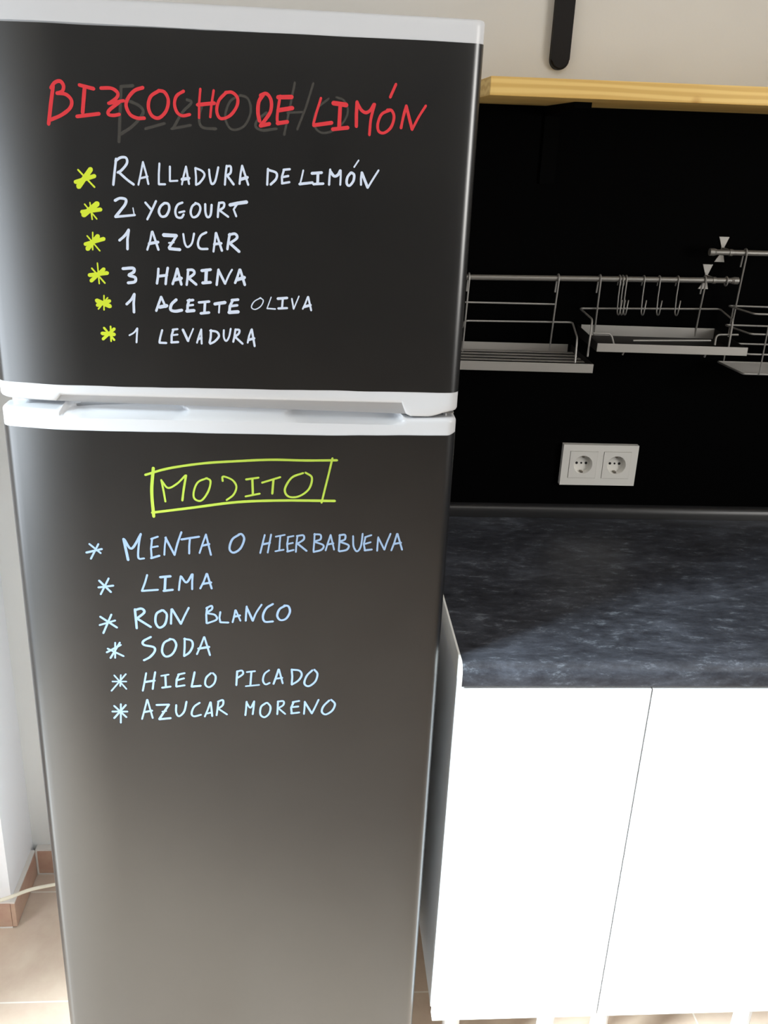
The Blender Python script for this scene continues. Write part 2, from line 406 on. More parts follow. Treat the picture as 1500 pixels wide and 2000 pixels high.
# handwriting, millimetres on the door face: '-' straight stroke, '~' curved stroke, first number the width
WRITING = '''
@freezer heading red
-4.0 82.8,1634.8 78.8,1616.7 74.4,1595.3
~3.8 80.1,1632.4 84.7,1638.0 90.7,1639.8 94.1,1635.3 92.3,1629.8 86.3,1627.2
~3.8 86.3,1627.7 96.2,1626.6 101.6,1620.6 99.3,1612.9 89.5,1605.4 76.8,1599.8
-3.7 111.1,1636.9 126.7,1633.7
~4.0 116.8,1634.8 114.5,1619.9 112.7,1608.8
-4.0 106.2,1604.6 130.8,1608.5
~3.7 134.3,1634.8 146.0,1635.1 152.4,1630.7 150.7,1625.5 142.5,1619.6
-3.4 141.6,1619.6 158.6,1623.1
~3.7 153.5,1621.3 142.0,1612.5 141.2,1608.2 146.7,1607.5 153.1,1608.9
~3.7 180.4,1637.4 171.0,1633.9 163.5,1626.0 160.9,1618.1 164.6,1609.5 172.0,1605.9 180.5,1606.1
~3.7 197.9,1635.1 188.4,1628.7 185.3,1618.4 188.6,1609.3 196.3,1607.0 204.6,1614.5 207.6,1625.7 203.7,1633.8 197.1,1635.1
~3.4 224.9,1635.9 217.1,1630.8 214.3,1622.8 216.5,1614.2 222.3,1610.5 230.9,1612.1
-2.7 243.3,1639.0 241.5,1624.0 241.0,1608.9
-2.7 258.0,1638.2 255.1,1623.1 253.5,1610.3
-4.1 239.7,1622.5 258.5,1625.1
~3.4 272.4,1637.1 263.7,1628.2 260.9,1617.0 265.0,1609.5 275.4,1612.8 283.2,1622.7 284.2,1631.5 278.3,1637.0 270.7,1636.4
~4.1 313.0,1636.4 307.9,1628.6 306.9,1617.4 308.6,1608.7
~3.8 309.6,1635.3 316.5,1637.4 321.6,1630.8 321.1,1619.7 314.6,1609.8 309.9,1604.7
-4.2 309.4,1603.7 319.8,1606.3
~3.1 331.9,1636.0 329.3,1621.6 328.5,1610.4 331.4,1607.0
-4.8 329.3,1634.3 344.8,1635.3
-4.5 329.3,1620.8 345.7,1623.9
-4.2 328.5,1607.2 340.1,1609.3
-2.8 377.5,1635.7 372.6,1620.3 369.3,1608.1
-4.2 369.7,1607.0 390.2,1610.5
-5.2 391.5,1631.1 406.3,1629.8
-4.2 399.3,1629.5 398.7,1607.0
-4.2 391.2,1603.7 408.7,1606.1
-3.8 418.3,1633.6 417.9,1620.7 418.3,1607.8
~3.5 418.4,1632.8 422.9,1625.8 428.3,1622.8 433.4,1625.4 437.6,1632.0
~3.1 438.4,1632.1 434.6,1616.6 433.5,1599.5
~3.2 455.3,1626.4 446.7,1622.0 442.7,1612.1 443.9,1604.1 450.2,1602.4 457.9,1608.7 460.9,1619.4 457.9,1626.2 452.7,1626.6
-3.1 455.6,1640.0 461.5,1653.8
~3.2 469.4,1608.4 471.4,1619.9 474.3,1632.1
-3.5 474.3,1631.6 482.3,1607.4
~2.8 482.3,1607.4 489.0,1620.7 496.6,1633.1
@freezer ghost grey
-3.4 156.5,1637.4 150.7,1580.1
-3.4 156.1,1637.4 169.6,1638.8
~3.4 160.4,1624.3 175.2,1618.7 179.0,1611.0 167.3,1597.7 153.2,1588.3
-3.1 180.8,1595.1 202.4,1601.6
~3.1 228.0,1627.4 233.0,1624.4 222.4,1613.7 211.5,1596.4
-3.1 209.8,1596.4 231.4,1601.0
~3.1 244.8,1622.6 241.0,1609.7 244.2,1599.5 259.6,1598.4
~2.7 287.7,1634.6 275.6,1627.2 270.2,1611.0 276.8,1598.8 290.7,1602.3 298.6,1617.1 296.2,1630.9 287.7,1634.6
~3.1 316.4,1617.8 306.9,1610.2 304.2,1602.9 312.0,1599.2 327.6,1601.5
-2.7 348.1,1650.1 342.3,1622.2 336.3,1595.4
-2.7 368.7,1650.3 360.4,1624.6 351.1,1601.7
-2.4 339.7,1618.6 357.0,1620.3
~2.4 386.2,1635.3 374.2,1625.2 369.3,1610.5 376.4,1600.3 388.7,1600.9 402.4,1610.4 408.2,1623.5 403.5,1634.2 394.8,1637.3
@freezer line1 white
~2.8 146.5,1562.1 143.8,1547.2 141.6,1533.8
~2.8 145.5,1559.6 151.7,1563.6 157.7,1563.4 158.2,1557.6 151.8,1550.0 147.3,1547.3
~2.8 148.2,1548.2 157.2,1540.3 164.7,1535.1
-2.1 176.4,1560.0 173.1,1546.7 169.9,1534.9
-2.4 176.4,1559.2 179.3,1547.8 181.3,1536.2
-2.4 172.0,1542.0 180.8,1544.4
-2.3 194.8,1559.1 193.6,1547.5 193.1,1536.7
-2.4 193.1,1536.5 200.4,1536.8
-2.3 206.5,1556.3 205.8,1540.5
-2.1 205.8,1540.4 214.6,1541.2
-2.1 224.7,1557.1 221.7,1547.0 219.3,1537.2
-2.4 224.7,1556.2 227.5,1538.1
-3.5 219.5,1542.8 227.8,1544.4
-2.3 235.1,1555.8 235.7,1545.9 235.4,1537.5
~2.4 235.1,1555.8 242.8,1552.8 245.3,1548.0 239.9,1540.2 235.4,1537.5
~2.4 250.7,1554.8 251.4,1546.5 253.3,1539.4 257.4,1542.6 261.3,1557.7
-2.4 270.9,1559.8 269.5,1550.6 268.4,1538.9
~2.6 270.9,1559.0 275.3,1559.1 275.2,1552.5 270.7,1549.0
-2.6 270.7,1549.8 278.5,1539.6
-2.3 288.4,1560.5 286.5,1551.3 285.2,1540.4
-2.5 288.4,1560.5 295.2,1539.9
-3.5 285.9,1545.4 294.4,1548.1
-2.5 317.9,1558.4 317.4,1550.0 317.0,1540.8
~2.8 317.9,1557.2 327.3,1554.3 327.3,1547.9 320.9,1541.3
-2.5 336.4,1558.3 333.8,1549.9 334.2,1544.0
-2.5 335.6,1558.0 343.1,1558.9
-2.5 334.7,1549.9 341.4,1551.5
-2.5 333.8,1543.0 342.7,1544.8
~1.9 358.5,1558.4 356.8,1550.8 355.1,1544.0
-3.0 354.2,1543.1 369.3,1545.4
-3.2 368.3,1555.4 379.8,1556.7
-3.2 375.4,1554.9 375.2,1544.8
-2.9 370.3,1543.7 381.8,1544.7
-2.5 389.5,1560.5 388.8,1552.1 388.5,1543.6
~3.2 389.6,1558.5 394.1,1553.5 398.5,1555.0 401.1,1559.8
-2.3 401.6,1560.1 401.8,1552.6 401.5,1544.1
~2.9 413.6,1558.1 409.7,1552.9 409.0,1546.1 412.2,1543.7 416.6,1549.0 417.3,1555.7 414.1,1558.1
-1.8 417.0,1564.1 422.1,1571.8
-2.5 426.1,1558.6 425.4,1551.9 425.7,1545.1
-3.2 426.1,1558.6 433.5,1542.4
~2.2 433.5,1542.0 439.7,1552.4 445.6,1561.9
@freezer line2 white
~3.1 142.3,1516.7 148.2,1519.5 154.6,1518.4 153.9,1513.3 148.3,1506.3 141.7,1498.7
-2.8 141.7,1498.7 164.1,1501.6
-1.4 162.4,1509.4 163.4,1501.8
-2.6 176.8,1515.9 183.1,1508.5
-2.5 189.1,1518.0 184.3,1508.5 178.1,1497.2
~2.8 198.7,1516.2 194.1,1512.3 191.8,1506.3 194.5,1501.2 199.9,1502.3 203.7,1509.3 203.0,1515.2 198.7,1516.2
~2.6 219.3,1517.5 213.6,1514.7 210.7,1507.8 212.2,1501.4 217.4,1500.7 220.2,1504.4
-2.5 215.0,1506.3 221.2,1507.9
~2.6 234.8,1517.3 230.3,1513.7 228.3,1506.8 230.7,1501.7 236.1,1503.7 239.5,1510.6 238.3,1515.7 233.9,1517.6
~2.7 245.3,1516.8 245.4,1507.4 247.6,1502.4 251.2,1505.1 252.7,1516.3
-2.5 261.3,1519.1 260.2,1511.4 259.5,1502.8
~2.7 261.3,1518.6 266.6,1519.0 266.5,1514.2 261.5,1510.6
-2.5 261.5,1510.6 271.6,1503.6
-3.9 273.7,1516.9 282.6,1519.1 293.2,1520.9
-2.5 282.6,1519.1 278.0,1512.1 280.9,1504.5
@freezer line3 white
~3.0 144.7,1472.4 151.1,1477.9 156.2,1484.9
-3.0 156.2,1484.4 154.1,1473.8 153.5,1462.7
-2.4 182.7,1483.7 180.0,1472.6 176.3,1462.8
-2.8 183.4,1483.7 189.4,1463.3
-3.5 178.8,1470.0 189.3,1472.1
-4.3 196.0,1480.4 210.8,1480.1
-2.8 210.7,1479.6 201.5,1465.9
-2.0 201.7,1471.6 207.6,1472.3
-3.5 202.1,1465.2 214.5,1464.4
~2.4 218.9,1482.5 220.3,1471.9 223.4,1467.7 228.6,1472.2 231.5,1483.4
~2.6 245.8,1485.2 239.1,1481.1 235.6,1472.4 238.0,1466.5 246.8,1466.4
-2.4 256.7,1484.9 255.4,1475.3 253.5,1463.4
-2.8 257.1,1485.0 263.5,1464.8
-3.1 254.4,1472.0 263.0,1473.4
-2.9 273.1,1484.5 271.1,1474.8 269.9,1466.8
~3.1 272.0,1483.4 279.2,1484.7 281.3,1480.1 272.9,1473.8
-3.3 272.9,1473.8 283.8,1464.5
@freezer line4 white
~3.5 146.7,1440.2 158.8,1441.1 159.2,1436.7 153.3,1432.8 160.6,1430.5 159.9,1425.4 151.9,1423.8
-2.9 188.4,1441.6 187.3,1431.8 185.8,1424.1
-2.9 199.4,1443.1 197.3,1433.2 196.0,1423.7
-3.5 187.3,1432.7 198.0,1434.3
-2.9 210.4,1442.4 207.4,1432.5 204.2,1424.0
-3.1 210.4,1442.4 214.6,1423.9
-4.0 207.0,1429.2 214.9,1431.4
-2.9 223.2,1441.7 222.2,1431.9 220.8,1423.7
~3.1 222.5,1441.3 228.7,1441.3 230.1,1437.2 223.3,1431.9
-3.1 223.3,1431.9 232.3,1424.5
-3.5 239.0,1441.0 249.7,1442.6
-4.0 244.6,1442.0 243.5,1427.5
-3.6 239.7,1426.7 249.3,1427.7
-2.9 259.0,1443.0 257.7,1434.1 256.4,1424.8
-3.1 259.0,1441.9 266.5,1426.7
~2.2 266.5,1426.7 271.1,1436.8 275.0,1443.5
-2.9 283.9,1443.8 281.1,1434.9 278.3,1427.8
-3.1 284.6,1443.8 289.9,1425.9
-4.0 280.6,1431.8 289.6,1434.8
@freezer line5 white
~3.1 148.7,1398.5 154.5,1404.2 158.7,1411.0
-3.1 158.7,1410.6 157.2,1399.9 157.0,1389.1
-2.9 190.2,1408.7 186.5,1399.7 183.5,1391.7
-2.7 190.4,1408.3 194.8,1396.6
-4.0 187.5,1396.3 196.5,1398.4
~3.6 207.9,1405.9 202.1,1400.2 200.7,1393.8 206.2,1392.0 214.1,1393.6
-3.1 223.5,1406.4 221.1,1399.6 220.8,1392.9
-3.1 221.3,1405.2 228.0,1406.1
-2.7 221.1,1399.2 227.8,1400.3
-4.0 219.7,1392.6 228.7,1393.6
-3.1 234.6,1403.4 247.0,1404.9
-3.1 242.0,1403.7 241.0,1392.4
-3.2 236.5,1390.4 246.6,1391.7
-4.0 253.6,1402.2 266.0,1404.4
-2.2 259.3,1403.1 258.3,1391.8
-3.2 275.1,1407.0 271.6,1400.1 271.0,1393.3
-3.2 273.9,1407.4 281.8,1408.3
-3.2 272.0,1400.1 280.6,1401.5
-4.1 270.3,1392.6 281.6,1393.7
~1.4 308.9,1411.4 301.0,1406.7 297.5,1399.8 302.0,1397.2 308.8,1401.3 311.8,1408.1 307.8,1411.4
~1.4 321.3,1412.5 319.0,1406.1 316.3,1398.8
-1.8 316.3,1398.8 326.3,1398.4
-3.2 329.2,1410.9 340.5,1412.2
-2.5 335.3,1411.1 334.4,1399.8
-2.7 329.9,1399.2 340.6,1400.0
-2.0 346.2,1411.5 348.5,1399.1
-1.6 348.5,1399.1 354.8,1414.7
-2.0 365.4,1414.3 362.6,1406.4 359.5,1399.5
-2.3 365.9,1414.4 369.8,1398.0
-3.2 361.0,1402.2 369.0,1404.5
@freezer line6 white
~2.0 149.9,1361.2 155.7,1364.8 160.0,1370.2
-2.2 160.0,1369.7 158.9,1361.5 158.0,1352.7
-2.5 189.6,1368.8 186.9,1360.0 185.6,1354.2
-2.7 185.5,1353.3 193.9,1353.1
-2.7 203.1,1369.7 200.6,1362.7 200.3,1354.7
-2.5 202.0,1369.6 208.1,1370.5
-2.3 200.6,1362.7 207.9,1363.9
-2.9 199.8,1354.0 208.2,1354.7
-3.2 214.4,1370.0 220.3,1356.4
-2.0 220.3,1356.4 226.9,1371.5
-2.3 236.6,1371.1 233.4,1362.5 230.9,1354.4
-2.3 236.6,1371.1 236.5,1353.4
-3.0 232.2,1359.0 236.7,1360.6
-2.7 248.3,1370.6 247.7,1361.8 246.1,1354.8
~2.7 247.2,1369.8 255.1,1368.5 257.7,1363.3 252.6,1356.9 246.8,1353.7
~2.3 263.8,1371.0 263.6,1362.3 266.2,1357.7 269.8,1362.5 272.2,1372.9
-2.5 277.9,1372.4 276.6,1363.8 274.9,1356.8
~2.7 277.9,1371.9 282.4,1371.6 281.9,1367.4 277.3,1363.4
-2.7 277.3,1363.1 286.3,1354.8
-2.3 297.3,1372.9 294.2,1364.3 292.5,1356.2
-2.7 297.7,1372.9 301.0,1352.2
-3.2 293.2,1359.7 300.6,1362.0
@freezer star1 yellow
-5.5 102.2,1530.2 117.4,1549.7
-4.5 99.2,1535.1 121.2,1542.6
-2.1 103.1,1548.5 120.3,1530.5
@freezer star2 yellow
-5.9 105.6,1499.4 122.2,1512.6
-4.5 104.0,1502.7 125.6,1506.3
-1.7 107.7,1511.5 120.5,1495.5
-1.7 113.9,1513.4 115.2,1494.8
@freezer star3 yellow
-5.2 107.3,1461.4 120.4,1476.4
-4.3 105.1,1466.7 127.1,1473.6
-1.7 108.0,1476.3 121.5,1459.8
-1.7 114.7,1480.4 113.3,1460.6
@freezer star4 yellow
-4.4 109.0,1424.8 124.8,1439.0
-4.4 107.3,1431.3 128.5,1434.6
-2.0 110.7,1439.4 124.9,1422.7
-1.7 117.7,1445.7 118.2,1421.8
@freezer star5 yellow
-5.3 114.0,1401.8 129.0,1395.6
-4.4 114.3,1396.3 129.0,1401.9
-1.8 122.8,1408.1 121.7,1390.9
-1.8 115.1,1391.8 127.0,1405.6
@freezer star6 yellow
-4.5 117.6,1362.6 132.0,1361.8
-3.6 118.2,1355.7 132.5,1368.7
-2.7 120.2,1369.5 131.6,1355.0
-2.0 128.2,1371.5 127.7,1353.3
@fridge heading lime
-2.6 179.9,1175.1 182.2,1159.3 183.9,1145.1
~2.6 180.5,1173.5 188.2,1164.2 200.2,1170.7 210.8,1181.9
~2.9 211.7,1181.9 208.1,1163.0 205.7,1147.0
~2.6 238.5,1178.7 226.6,1172.8 220.9,1160.0 221.5,1149.8 230.2,1147.4 239.4,1160.3 242.7,1174.6 237.0,1178.6
~2.6 258.3,1174.9 259.0,1181.2 270.7,1176.7 275.9,1167.3 271.8,1156.1 262.8,1148.6
-2.7 288.4,1177.7 304.6,1180.5
-3.0 296.6,1177.8 297.1,1157.5
-2.7 287.5,1154.1 306.0,1158.3
-2.7 309.0,1173.6 332.7,1181.7
~3.0 323.8,1177.7 322.3,1158.6
~2.7 362.3,1187.9 347.6,1181.3 338.7,1165.3 343.2,1155.1 356.7,1155.3 370.0,1165.8 373.7,1181.8 365.3,1188.6
@fridge box lime
~3.2 159.9,1181.6 189.3,1190.9 233.2,1198.6 277.0,1202.5 320.9,1205.3 365.1,1205.2 405.9,1206.3
~4.1 170.5,1191.1 167.0,1159.1 167.9,1123.9
~3.5 166.1,1129.4 216.6,1136.9 276.1,1145.9 335.8,1149.2 404.3,1149.7
~2.7 399.9,1209.0 395.1,1185.3 391.0,1166.2 386.9,1146.8
@fridge star1 pale
-3.0 77.5,1070.9 98.1,1076.5
-2.7 82.3,1083.5 96.2,1070.5
-2.7 94.1,1083.7 82.8,1062.0
@fridge line1 pale
-3.6 127.2,1091.4 129.3,1075.9 131.4,1060.9
~3.3 128.0,1090.7 136.8,1077.6 149.8,1098.2
~2.7 149.9,1099.2 146.7,1084.4 145.0,1064.4 152.5,1063.5
-2.7 164.4,1092.9 162.2,1077.9 162.4,1064.6
-2.7 162.9,1091.8 171.9,1095.3
-2.7 162.3,1079.6 171.3,1081.4
-3.0 161.5,1063.9 172.8,1067.7
-2.4 182.4,1094.7 180.3,1081.5 179.2,1068.8
-3.0 181.7,1094.1 192.7,1069.0
~2.7 192.7,1069.0 196.9,1085.0 202.9,1102.3
-3.0 202.5,1091.7 225.8,1096.0
-2.7 213.7,1093.5 212.4,1081.9 212.0,1071.2
-2.4 234.8,1099.4 229.9,1085.4 225.6,1072.1
-2.7 234.8,1099.4 240.7,1069.6
-3.0 229.0,1082.8 239.0,1085.6
~3.0 279.0,1100.0 269.3,1092.6 265.4,1079.2 270.5,1073.3 279.7,1079.4 285.0,1092.8 282.1,1100.1 277.8,1100.0
-2.4 312.3,1099.8 309.2,1086.5 306.1,1073.0
-2.4 320.7,1100.6 318.3,1086.6 316.1,1073.8
-3.0 309.2,1085.8 319.2,1088.3
-2.4 326.8,1097.4 338.9,1100.2
-2.4 332.9,1098.4 331.4,1077.4
-2.4 326.2,1076.0 337.5,1078.5
-2.4 343.5,1097.6 342.0,1086.9 342.7,1076.8
-2.4 342.6,1096.9 350.5,1098.7
-2.4 342.7,1086.9 349.7,1088.7
-2.8 342.1,1075.8 350.7,1078.3
-2.4 355.7,1098.7 354.3,1087.0 353.7,1075.3
~2.7 354.8,1098.7 363.3,1099.8 364.0,1093.9 355.8,1087.7
-2.8 355.8,1087.7 368.1,1077.1
-2.4 378.5,1102.4 378.1,1089.0 377.3,1077.3
~2.7 377.9,1101.4 386.2,1100.8 386.3,1094.2 379.3,1090.7 390.4,1085.8 388.1,1079.1 377.4,1075.6
-2.4 399.9,1101.0 396.5,1089.3 393.6,1078.1
-2.4 399.9,1101.0 405.0,1079.3
-2.8 396.2,1086.9 403.9,1088.7
-2.5 412.1,1101.2 411.8,1089.5 411.2,1077.7
~2.8 411.6,1100.5 418.9,1101.3 419.1,1094.6 413.0,1091.2 424.2,1086.3 422.0,1079.5 412.1,1077.0
~2.5 430.0,1099.7 431.1,1084.7 435.9,1077.3 440.9,1084.8 442.8,1103.3
-2.5 446.6,1098.3 444.8,1088.2 446.7,1078.8
-2.5 446.0,1098.3 454.5,1101.4
-2.5 445.8,1088.2 454.0,1091.0
-2.8 446.1,1078.8 456.0,1080.3
-2.5 463.9,1098.5 463.4,1088.4 463.2,1078.3
-2.5 463.9,1097.9 473.0,1080.1
~2.5 473.0,1080.1 475.7,1090.3 480.3,1103.8
-2.5 489.0,1103.9 485.9,1090.4 482.4,1079.2
-2.5 489.6,1103.9 497.0,1080.4
-2.8 485.1,1088.7 495.2,1090.9
@fridge star2 pale
-3.0 89.8,1019.9 109.6,1022.8
-3.0 91.4,1030.1 105.9,1013.1
-2.7 104.2,1033.6 92.1,1009.6
@fridge line2 pale
~2.7 155.2,1039.2 151.6,1027.3 147.0,1015.2
-3.0 147.0,1015.2 168.4,1017.1
-3.6 172.3,1036.0 186.0,1037.5
-3.6 179.3,1037.1 177.5,1016.5
-3.4 175.9,1015.5 188.2,1017.3
-2.7 199.7,1038.0 197.8,1027.7 196.4,1016.7
~3.0 200.3,1037.3 206.9,1028.5 215.0,1040.9
-2.7 215.6,1040.9 214.6,1029.6 214.2,1018.2
-2.7 234.2,1041.7 229.9,1029.7 225.0,1019.4
-2.7 234.8,1041.7 240.4,1019.5
-3.1 228.3,1026.3 240.0,1028.8
@fridge star3 pale
-3.0 89.1,975.6 110.6,958.9
-2.8 87.4,962.6 108.8,969.9
-2.8 104.3,979.1 91.6,950.1
@fridge line3 pale
-3.3 136.2,987.4 136.7,973.0 137.1,957.9
~3.5 136.1,986.0 145.1,988.3 148.5,982.6 138.0,973.0
-3.3 138.5,973.0 156.3,960.0
~3.3 172.7,986.2 164.8,980.4 163.0,967.3 167.7,959.2 175.5,964.5 178.7,979.0 173.9,986.2
-3.0 185.4,987.7 184.4,976.2 183.7,965.1
-3.3 186.1,987.8 197.2,965.2
~2.8 197.2,965.2 202.7,977.8 208.7,990.2
-2.8 233.6,991.0 232.0,979.4 232.2,966.3
~2.8 232.3,989.5 239.5,993.3 239.9,988.1 233.4,982.3 243.5,979.5 245.9,972.2 233.0,966.3
-2.8 251.3,983.9 249.8,975.1 250.9,967.9
-2.8 250.9,967.9 261.9,967.6
-2.6 271.7,986.9 269.8,976.7 267.6,968.0
-2.6 272.3,986.9 278.4,970.4
-3.1 269.5,976.7 278.0,978.8
-2.8 287.2,992.8 286.3,981.2 285.6,970.4
-3.1 287.1,991.4 295.4,970.5
~2.6 295.4,970.5 299.9,982.7 307.6,995.8
~3.1 323.0,996.8 314.0,990.1 309.3,978.4 311.9,969.4 323.0,969.8
~3.1 339.7,994.1 332.0,988.8 328.9,978.6 333.3,971.9 341.1,974.3 346.2,984.5 344.3,993.2 338.4,994.6
@fridge star4 pale
-2.8 95.9,925.9 116.8,914.1
-2.8 94.2,920.0 114.1,931.9
-2.5 106.7,935.4 105.1,911.1
-2.8 113.0,935.5 98.8,911.0
@fridge line4 pale
~3.3 155.5,944.5 145.0,937.9 145.5,932.0 158.6,928.5 159.6,921.7 152.7,912.7 144.2,907.5
~3.1 182.2,941.1 173.0,935.1 169.8,921.7 174.6,913.6 183.8,917.8 189.5,930.7 186.8,939.6 180.9,941.6
-2.8 201.5,942.6 201.0,929.3 199.7,914.9
~3.1 200.7,941.7 210.4,939.1 212.1,930.8 207.2,920.3 199.7,914.3
-2.6 228.0,944.8 223.0,930.8 217.4,917.3
-2.8 228.5,944.8 235.5,915.9
-3.6 219.7,926.3 234.6,929.1
@fridge star5 pale
-2.3 98.9,873.2 118.3,873.2
-2.3 102.1,883.3 117.6,861.0
-2.3 118.3,885.4 96.7,857.9
-2.3 111.2,883.9 109.3,865.6
@fridge line5 pale
~2.6 146.3,887.0 143.5,873.3 140.1,857.9
-2.9 158.8,888.5 156.1,874.8 154.1,860.9
-3.4 143.5,872.3 157.4,874.8
-2.6 166.8,882.4 177.3,884.6
-2.9 172.6,883.4 172.5,864.0
-3.1 167.3,863.1 179.1,865.0
-2.9 191.7,885.5 187.9,876.3 187.0,865.6
-2.9 190.3,884.6 199.5,887.0
-2.9 188.7,875.4 198.4,878.5
-2.9 187.0,864.9 198.8,867.1
-2.9 213.4,888.6 210.9,876.3 208.5,865.6
-3.4 208.4,864.9 221.1,866.2
~2.9 236.1,887.1 229.3,879.4 227.7,868.6 232.9,864.0 240.1,870.2 242.5,881.0 238.7,887.1
-2.9 272.8,890.2 271.9,877.9 271.2,867.1
~2.9 272.8,889.6 279.4,891.1 280.7,885.6 273.5,879.4
-2.6 286.0,888.7 297.8,890.2
-2.9 292.6,888.7 291.0,867.1
-2.4 284.4,865.5 303.5,867.7
~2.6 317.6,891.8 311.0,885.6 308.8,874.8 312.3,868.6 318.4,871.1
-2.9 330.8,893.3 327.4,881.0 323.7,869.3
-2.6 331.4,893.3 336.7,870.2
-2.9 326.9,877.9 336.1,879.5
-2.9 349.3,893.3 350.2,881.0 349.5,868.6
~2.9 349.3,892.7 360.0,891.2 363.5,884.1 358.8,874.9 349.5,868.0
~2.9 378.5,891.9 370.7,882.6 367.4,870.2 373.6,865.5 382.8,873.3 385.8,885.7 381.2,892.8
@fridge star6 pale
-2.9 95.8,823.7 116.8,823.6
-2.9 99.0,833.1 114.9,814.2
-2.9 115.3,834.6 97.7,812.6
-2.6 108.4,836.2 106.5,804.7
@fridge line6 pale
-2.6 145.4,843.3 141.1,826.7 136.7,810.9
-2.6 145.9,843.3 151.8,812.5
-3.2 140.4,822.6 151.6,825.1
-3.2 158.1,834.5 175.8,835.1
-3.2 175.2,834.5 161.0,810.8
-2.1 165.5,823.5 171.6,824.4
-3.4 161.0,810.5 177.0,812.4
~2.9 185.8,834.5 185.3,821.9 189.0,815.5 196.5,823.4 200.5,840.1
~2.9 219.0,838.2 210.8,831.3 207.0,820.2 210.3,815.4 220.2,818.0
-2.7 234.1,839.1 230.0,826.5 225.5,814.8
-2.7 234.6,839.1 236.1,815.4
-2.7 228.8,820.1 235.8,822.0
-2.7 245.5,840.6 243.9,828.0 242.3,816.9
~2.9 244.7,840.0 251.7,842.5 251.5,834.3 244.4,828.0
-2.9 245.2,828.0 257.1,818.5
-2.7 285.4,839.9 284.5,827.9 283.3,816.8
~2.7 285.4,838.0 290.7,829.5 296.1,840.5
-2.7 296.1,840.5 295.2,829.5 293.8,818.4
~2.9 313.5,838.0 305.9,831.0 304.8,818.3 310.7,813.5 317.4,819.9 319.3,831.0 314.8,838.0
-2.7 330.1,840.5 329.6,827.8 329.0,818.3
~2.7 329.5,839.8 337.6,840.5 337.6,834.1 330.1,828.4
-2.7 330.9,828.4 340.4,818.9
-3.0 352.4,838.9 348.9,829.4 349.8,819.8
-3.0 351.0,838.9 360.4,841.0
-3.0 349.7,830.3 359.2,831.6
-3.0 349.0,819.8 360.6,821.4
-2.7 368.5,839.8 368.1,829.3 367.4,818.8
-3.0 368.5,838.8 378.8,819.7
~2.7 378.8,819.7 383.5,830.9 388.1,842.9
~3.0 403.6,841.9 395.6,832.4 393.1,822.9 398.6,818.0 408.0,824.4 411.8,835.6 406.2,842.9
'''
ink_y = FY - 0.0007
def write(name, strokes, material, parent):
    bm = bmesh.new()
    for i, (curved, wd, pts) in enumerate(strokes):
        P = [Vector((x/1000, z/1000)) for x, z in pts]
        if curved: P = [Vector((p.x, p.y)) for p in smooth_path([(p.x, p.y, 0) for p in P], 6)]
        r = wd/2000; lift = 0.000011*i
        side = []
        for k, p in enumerate(P):
            lift = 0.000011*i + 0.000010*k/len(P)
            t = (P[min(k+1, len(P)-1)]-P[max(k-1, 0)]).normalized(); n_ = Vector((-t.y, t.x))
            wv_ = r*(1.0 + 0.10*noise.noise(Vector((p.x*160, p.y*160, i*1.7))))
            side.append((bm.verts.new((p.x+n_.x*wv_, ink_y+swell(p.x)-lift, p.y+n_.y*wv_)), bm.verts.new((p.x-n_.x*wv_, ink_y+swell(p.x)-lift, p.y-n_.y*wv_))))
        for a, b in zip(side, side[1:]): bm.faces.new((a[0], a[1], b[1], b[0]))
        for (p, s, q) in ((P[0], side[0], P[1]), (P[-1], side[-1], P[-2])):
            lift = ink_y+swell(p.x)-s[0].co.y
            t = (p-q).normalized(); a0 = math.atan2(t.y, t.x)
            fan = []
            for j in range(1, 6):
                a = a0 + PI/2 - PI*j/6
                fan.append(bm.verts.new((p.x+r*0.85*math.cos(a), ink_y+swell(p.x)-lift, p.y+r*0.85*math.sin(a))))
            first = s[0] if (s[0].co.xz - Vector((fan[0].co.x, fan[0].co.z))).length < (s[1].co.xz - Vector((fan[0].co.x, fan[0].co.z))).length else s[1]
            other = s[1] if first is s[0] else s[0]
            bm.faces.new([first]+fan+[other])
    for f in bm.faces:
        f.normal_update()
        if f.normal.y > 0: f.normal_flip()
    for v in bm.verts: v.co -= fridge_loc
    me = bpy.data.meshes.new(name); bm.to_mesh(me); bm.free(); me.materials.append(material)
    o = bpy.data.objects.new(name, me); C.objects.link(o); o.parent = parent; return o
groups = {}
for ln in WRITING.strip().split('\n'):
    if ln[0] == '@': key = tuple(ln[1:].split()); groups[key] = []
    else:
        tk = ln[1:].split(); groups[key].append((ln[0] == '~', float(tk[0]), [tuple(map(float, t.split(','))) for t in tk[1:]]))
kind = {'heading': 'heading_word', 'ghost': 'erased_heading', 'box': 'heading_box'}
def words(strokes):
    """split a written line into its words: strokes are grouped wherever a wide gap opens"""
    st = sorted(strokes, key=lambda q: min(p[0] for p in q[2])); out = [[st[0]]]; right = max(p[0] for p in st[0][2])
    for q in st[1:]:
        if min(p[0] for p in q[2]) - right > 8.5: out.append([])
        out[-1].append(q); right = max(right, max(p[0] for p in q[2]))
    return out
def words_of(n_, st): return words(st) if (n_.startswith('line') or n_ == 'heading') else [st]
